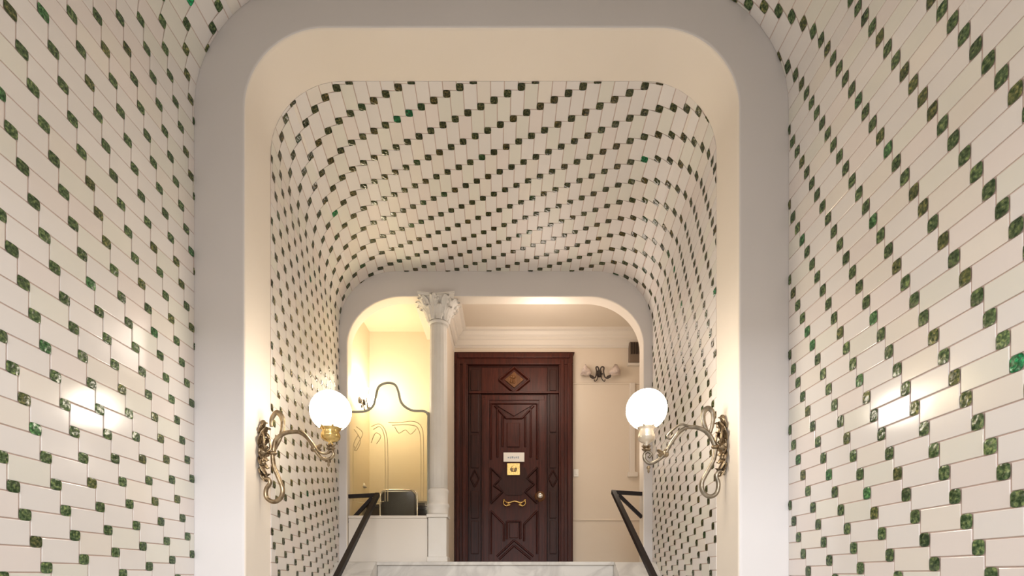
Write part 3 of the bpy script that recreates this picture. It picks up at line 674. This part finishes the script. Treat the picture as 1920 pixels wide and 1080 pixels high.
# ------------------------------------------------------------------ little wall lights of landing and booth
def double_sconce(name, label, c, right, out, s, shade_m, brass_m, lean=1.0):
    c = Vector(c); right = Vector(right); out = Vector(out); up = Vector((0, 0, 1)); t = thing(name, label, 'wall lamp', c)
    m = MB(); m.ball(c+out*.012*s, .03*s, (1, 1, 1.3), 14)
    for k in range(6): a = 2*PI*k/6; m.leaf(c+out*.01*s, right*math.cos(a)+up*math.sin(a), out, .055*s, .035*s, .5, .004*s)
    m.build('back_plate', brass_m, t)
    for sg in (-1, 1):
        m = MB(); q = lambda a, b, d: c+right*(a*s*sg)+up*(b*s)+out*(d*s)
        m.tube([q(0, 0, .03), q(.02, .07, .05), q(.05, .06, .07), q(.045, 0, .08), q(.06, -.07, .09), q(.10, -.085, .09), q(.13, -.05, .09), q(.12, -.02, .09)], [.009*s, .008*s]*4, 8)
        m.tube([q(.02, -.02, .04), q(.03, -.08, .05), q(.06, -.11, .05), q(.07, -.085, .05)], .006*s, 8)
        m.leaf(q(.08, -.08, .09), right*sg+up*.4, out, .07*s, .04*s, .4, .004*s)
        m.build('arm', brass_m, t)
        m = MB(); p0 = q(.115, -.03, .09); d = (right*sg*lean+up*.8).normalized()
        rot = Vector((0, 0, 1)).rotation_difference(d); tmp = MB(); tmp.lathe((0, 0, 0), [(.012*s, 0), (.03*s, .015*s), (.05*s, .05*s), (.052*s, .08*s), (.075*s, .12*s), (.07*s, .12*s), (.046*s, .08*s), (.03*s, .03*s)], 24, mod=lambda a, h: 1+.08*math.cos(a*6)*(h > .07*s))
        m.add([rot @ Vector(v)+p0 for v in tmp.v], tmp.f, 0, (1, 1, 1), True); m.build('lamp_shade', shade_m, t)
    return t
double_sconce('wall_sconce', 'brass wall lamp with two frosted tulip shades right of the door', P(1123, 702, YW-.001), (1, 0, 0), (0, -1, 0), .92, M['shade'], M['vent'], 1.6)
Ys = XB*-1*F/(CX-673)
double_sconce('booth_sconce', 'brass wall lamp with glowing shades on the left booth wall', Vector((XB+.001, Ys, Z(750, Ys))), (0, 1, 0), (1, 0, 0), .85, M['lit'], M['vent'], .5)

# ------------------------------------------------------------------ handrails
def handrail(name, label, sx):
    Yt = 4.655
    if sx < 0: tp_ = P(708, 927, Yt); wx = o2.l; yz = 4.655*245/321; low = 981
    else: tp_ = P(1150, 922, Yt); wx = o2.r; yz = 4.655*197/272; low = 970
    t = thing(name, label, 'handrail', (tp_.x, Yt, ZL)); e = .019
    slope = (tp_.z-ZE)/(Yt-yz); ye = 2.05; end = Vector((tp_.x, ye, tp_.z-slope*(Yt-ye)))
    m = MB(); m.tube([tp_+Vector((0, 0, 0)), end], e, square=True, spline=False); m.build('rail', M['rail'], t)
    m = MB(); m.tube([tp_-Vector((0, 0, .005)), Vector((wx, Yt, tp_.z-.02))], .017, square=True, spline=False); m.build('wall_bar', M['rail'], t)
    zl = Z(low, Yt); m = MB(); m.tube([tp_+Vector((sx*.05, 0, -.03)), Vector((wx, Yt, zl))], .015, square=True, spline=False); m.build('brace', M['rail'], t)
    for yy in (ye+.08, ):
        m = MB(); zz = end.z+slope*(yy-ye); m.tube([Vector((tp_.x, yy, zz)), Vector((tp_.x, yy, 0))], .017, square=True, spline=False); m.build('post', M['rail'], t)
handrail('handrail', 'dark metal handrail climbing the left side of the stairs', -1)
handrail('handrail', 'dark metal handrail climbing the right side of the stairs', 1)

# ------------------------------------------------------------------ globe lamps on the first arch
YG = 2.76
def globe_lamp(label, sx, gp, gr, cup, armp, loopp, lowp, scrollp, hub, plate, curl, fin, jx, m_):
    def q(p, dy=0): return P(p[0], p[1], YG)+Vector((0, dy, 0))
    t = thing('globe_wall_lamp', label, 'wall lamp', Vector((jx, YG, Z(plate[1], YG))), 'globe lamps on the first arch')
    out = Vector((-sx, 0, 0))
    # plate: foliate plaque on the jamb
    m = MB(); c = Vector((jx, YG, Z(plate[1], YG))); u = YG/F
    m.lathe(c, [(.026, 0), (.03, -sx*.008), (.024, -sx*.016), (.012, -sx*.03), (.008, -sx*.05)], 20, 'x')
    for k in range(8): a = 2*PI*k/8; m.leaf(c+out*.004, Vector((0, math.cos(a), math.sin(a))), out, .065, .042, .6, .005)
    for zz, L, wd, dr in ((.03, .13, .06, 1), (.10, .08, .05, 1), (-.03, .12, .055, -1), (-.09, .09, .04, -1)):
        m.leaf(c+Vector((0, 0, zz))+out*.004, (0, 0, dr), out, L, wd, .7, .006)
        for sd in (-1, 1): m.leaf(c+Vector((0, sd*.012, zz))+out*.004, (0, sd*.6, dr), out, L*.6, wd*.7, .6, .005)
    for zz in (.165, -.14, .06, -.06): m.ball(c+Vector((0, 0, zz))+out*.018, .015, seg=10)
    m.tube([c+Vector((0, 0, .13))+out*.01, c+Vector((0, .03, .09))+out*.03, c+Vector((0, .035, .03))+out*.04, c+Vector((0, 0, 0))+out*.03], .007, 8)
    m.tube([c+Vector((0, 0, .13))+out*.01, c+Vector((0, -.03, .09))+out*.03, c+Vector((0, -.035, .03))+out*.04, c+Vector((0, 0, 0))+out*.03], .007, 8)
    m.build('wall_plate', M['brass'], t)
    m = MB(); m.tube([c+out*.03, q(hub)], [.008, .011], 10); m.ball(q(hub), .017, (1.3, 1, .8)); m.build('hub', M['brass'], t)
    m = MB(); n = len(armp); m.tube([q(p) for p in armp], [lerp(.0125, .008, i/(n-1)) for i in range(n)], 12, samples=8)
    m.tube([q(p, -.012) for p in curl], [.006]*len(curl), 8, samples=8); m.build('arm', m_, t)
    m = MB(); n = len(loopp); m.tube([q(p, .004) for p in loopp], [.009+.006*math.sin(PI*i/(n-1)) for i in range(n)], 12, samples=8, flat=.6); m.build('leaf_loop', m_, t)
    m = MB(); n = len(lowp); m.tube([q(p) for p in lowp], [.013-.004*abs(i/(n-1)-.4) for i in range(n)], 12, samples=8); m.build('lower_scroll', m_, t)
    m = MB(); m.tube([q(p) for p in scrollp], .004, 8, samples=8); m.build('small_scroll', M['brass'], t)
    jn = armp[len(armp)//2]; m = MB(); b = q(jn)
    m.ball(b, .014, (1, 1, 1.3)); m.ball(b+Vector((sx*.012, 0, 0)), .011, (1, 1, 1.4)); m.leaf(b, Vector((-sx, 0, .5)), (0, -1, 0), .06, .022, .3); m.leaf(b, Vector((-sx, 0, -.2)), (0, -1, 0), .05, .02, .3); m.leaf(b, Vector((sx*.2, 0, 1)), (0, -1, 0), .035, .02, .3)
    m.build('collar', M['brass'], t)
    # cup
    g = q(gp); rr = gr/F*YG; cz = Z(cup[0], YG); cb = Z(cup[1], YG); hw = cup[2]/F*YG; cx = g.x+(0)
    m = MB(); prof = [(.006, -.03), (.016, -.022), (.008, -.012), (hw*.75, 0), (hw*1.0, .012), (hw*1.05, .03), (hw*.86, (cz-cb)*.75), (hw*.95, cz-cb-.01), (hw*1.15, cz-cb), (hw*1.15, cz-cb+.006), (hw*.9, cz-cb+.004)]
    m.lathe((cx, YG, cb), prof, 32, mod=lambda a, h: 1+.03*math.cos(a*10)*(0 < h < .06))
    for k in range(6):
        a = 2*PI*k/6; m.ball((cx+hw*1.18*math.cos(a), YG+hw*1.18*math.sin(a), cz+.004), .008, seg=8)
    m.build('gallery', M['gold'] if sx < 0 else M['pale_brass'], t)
    m = MB(); zf = Z(fin[1], YG); m.tube([Vector((cx, YG, cb-.02)), Vector((cx, YG, cb-.05)), q((fin[0], fin[1]))], [.006, .007, .006], 8, spline=False)
    m.lathe((cx, YG, cb-.045), [(.004, -.012), (.02, -.004), (.024, .004), (.006, .010)], 16, mod=lambda a, h: 1+.15*math.cos(a*6))
    m2 = MB(); m2.lathe(q((fin[0], fin[2])), [(.002, -.022), (.007, -.012), (.005, 0), (.012, .008), (.006, .02)], 12)
    for k in range(5): a = 2*PI*k/5; m.leaf(Vector((cx, YG, cb-.045)), (math.cos(a), math.sin(a), .5), (0, 0, 1), .035, .02, .4, .003)
    m.build('stem', M['brass'], t); m2.build('finial', M['brass'], t)
    m = MB(); m.ball(g, rr, seg=48); m.build('globe', M['globe'], t)
jl = op.l; jr = op.r
globe_lamp('lit white globe lamp on brass scroll bracket, left side of the arch', -1, (620, 771), 37.5, (803, 826, 17),
    [(513, 848), (517, 826), (532, 813), (548, 810), (562, 811), (577, 822), (590, 842), (602, 858), (616, 861), (625, 853), (622, 845), (615, 849)],
    [(513, 845), (524, 822), (530, 800), (528, 782), (518, 773), (509, 785), (508, 800)],
    [(511, 852), (514, 875), (524, 900), (530, 918), (526, 934), (513, 941), (500, 933), (499, 918), (506, 906), (503, 898), (495, 898)],
    [(507, 806), (500, 804), (498, 811), (503, 815), (505, 822), (499, 822)], (512, 850), (489, 848),
    [(565, 808), (575, 816), (588, 832), (600, 848), (612, 852), (620, 846)], (616, 846, 868), jl, M['brass'])
globe_lamp('lit white globe lamp on brass scroll bracket, right side of the arch', 1, (1212, 768), 37.5, (801, 828, 15),
    [(1340, 836), (1333, 820), (1322, 808), (1308, 802), (1296, 801), (1286, 802), (1272, 812), (1258, 832), (1246, 852), (1232, 864), (1218, 869), (1209, 862), (1208, 852), (1215, 847), (1221, 852), (1216, 858)],
    [(1338, 830), (1326, 808), (1319, 788), (1320, 772), (1329, 765), (1337, 774), (1337, 792), (1332, 812)],
    [(1342, 842), (1338, 862), (1326, 885), (1316, 905), (1318, 922), (1330, 931), (1343, 925), (1347, 908), (1343, 892), (1350, 883), (1360, 888)],
    [(1352, 796), (1346, 793), (1344, 800), (1349, 804), (1348, 811), (1342, 811)], (1341, 838), (1366, 838),
    [(1290, 800), (1275, 797), (1262, 806), (1250, 818), (1254, 824), (1262, 816)], (1216, 846, 880), jr, M['pewter'])
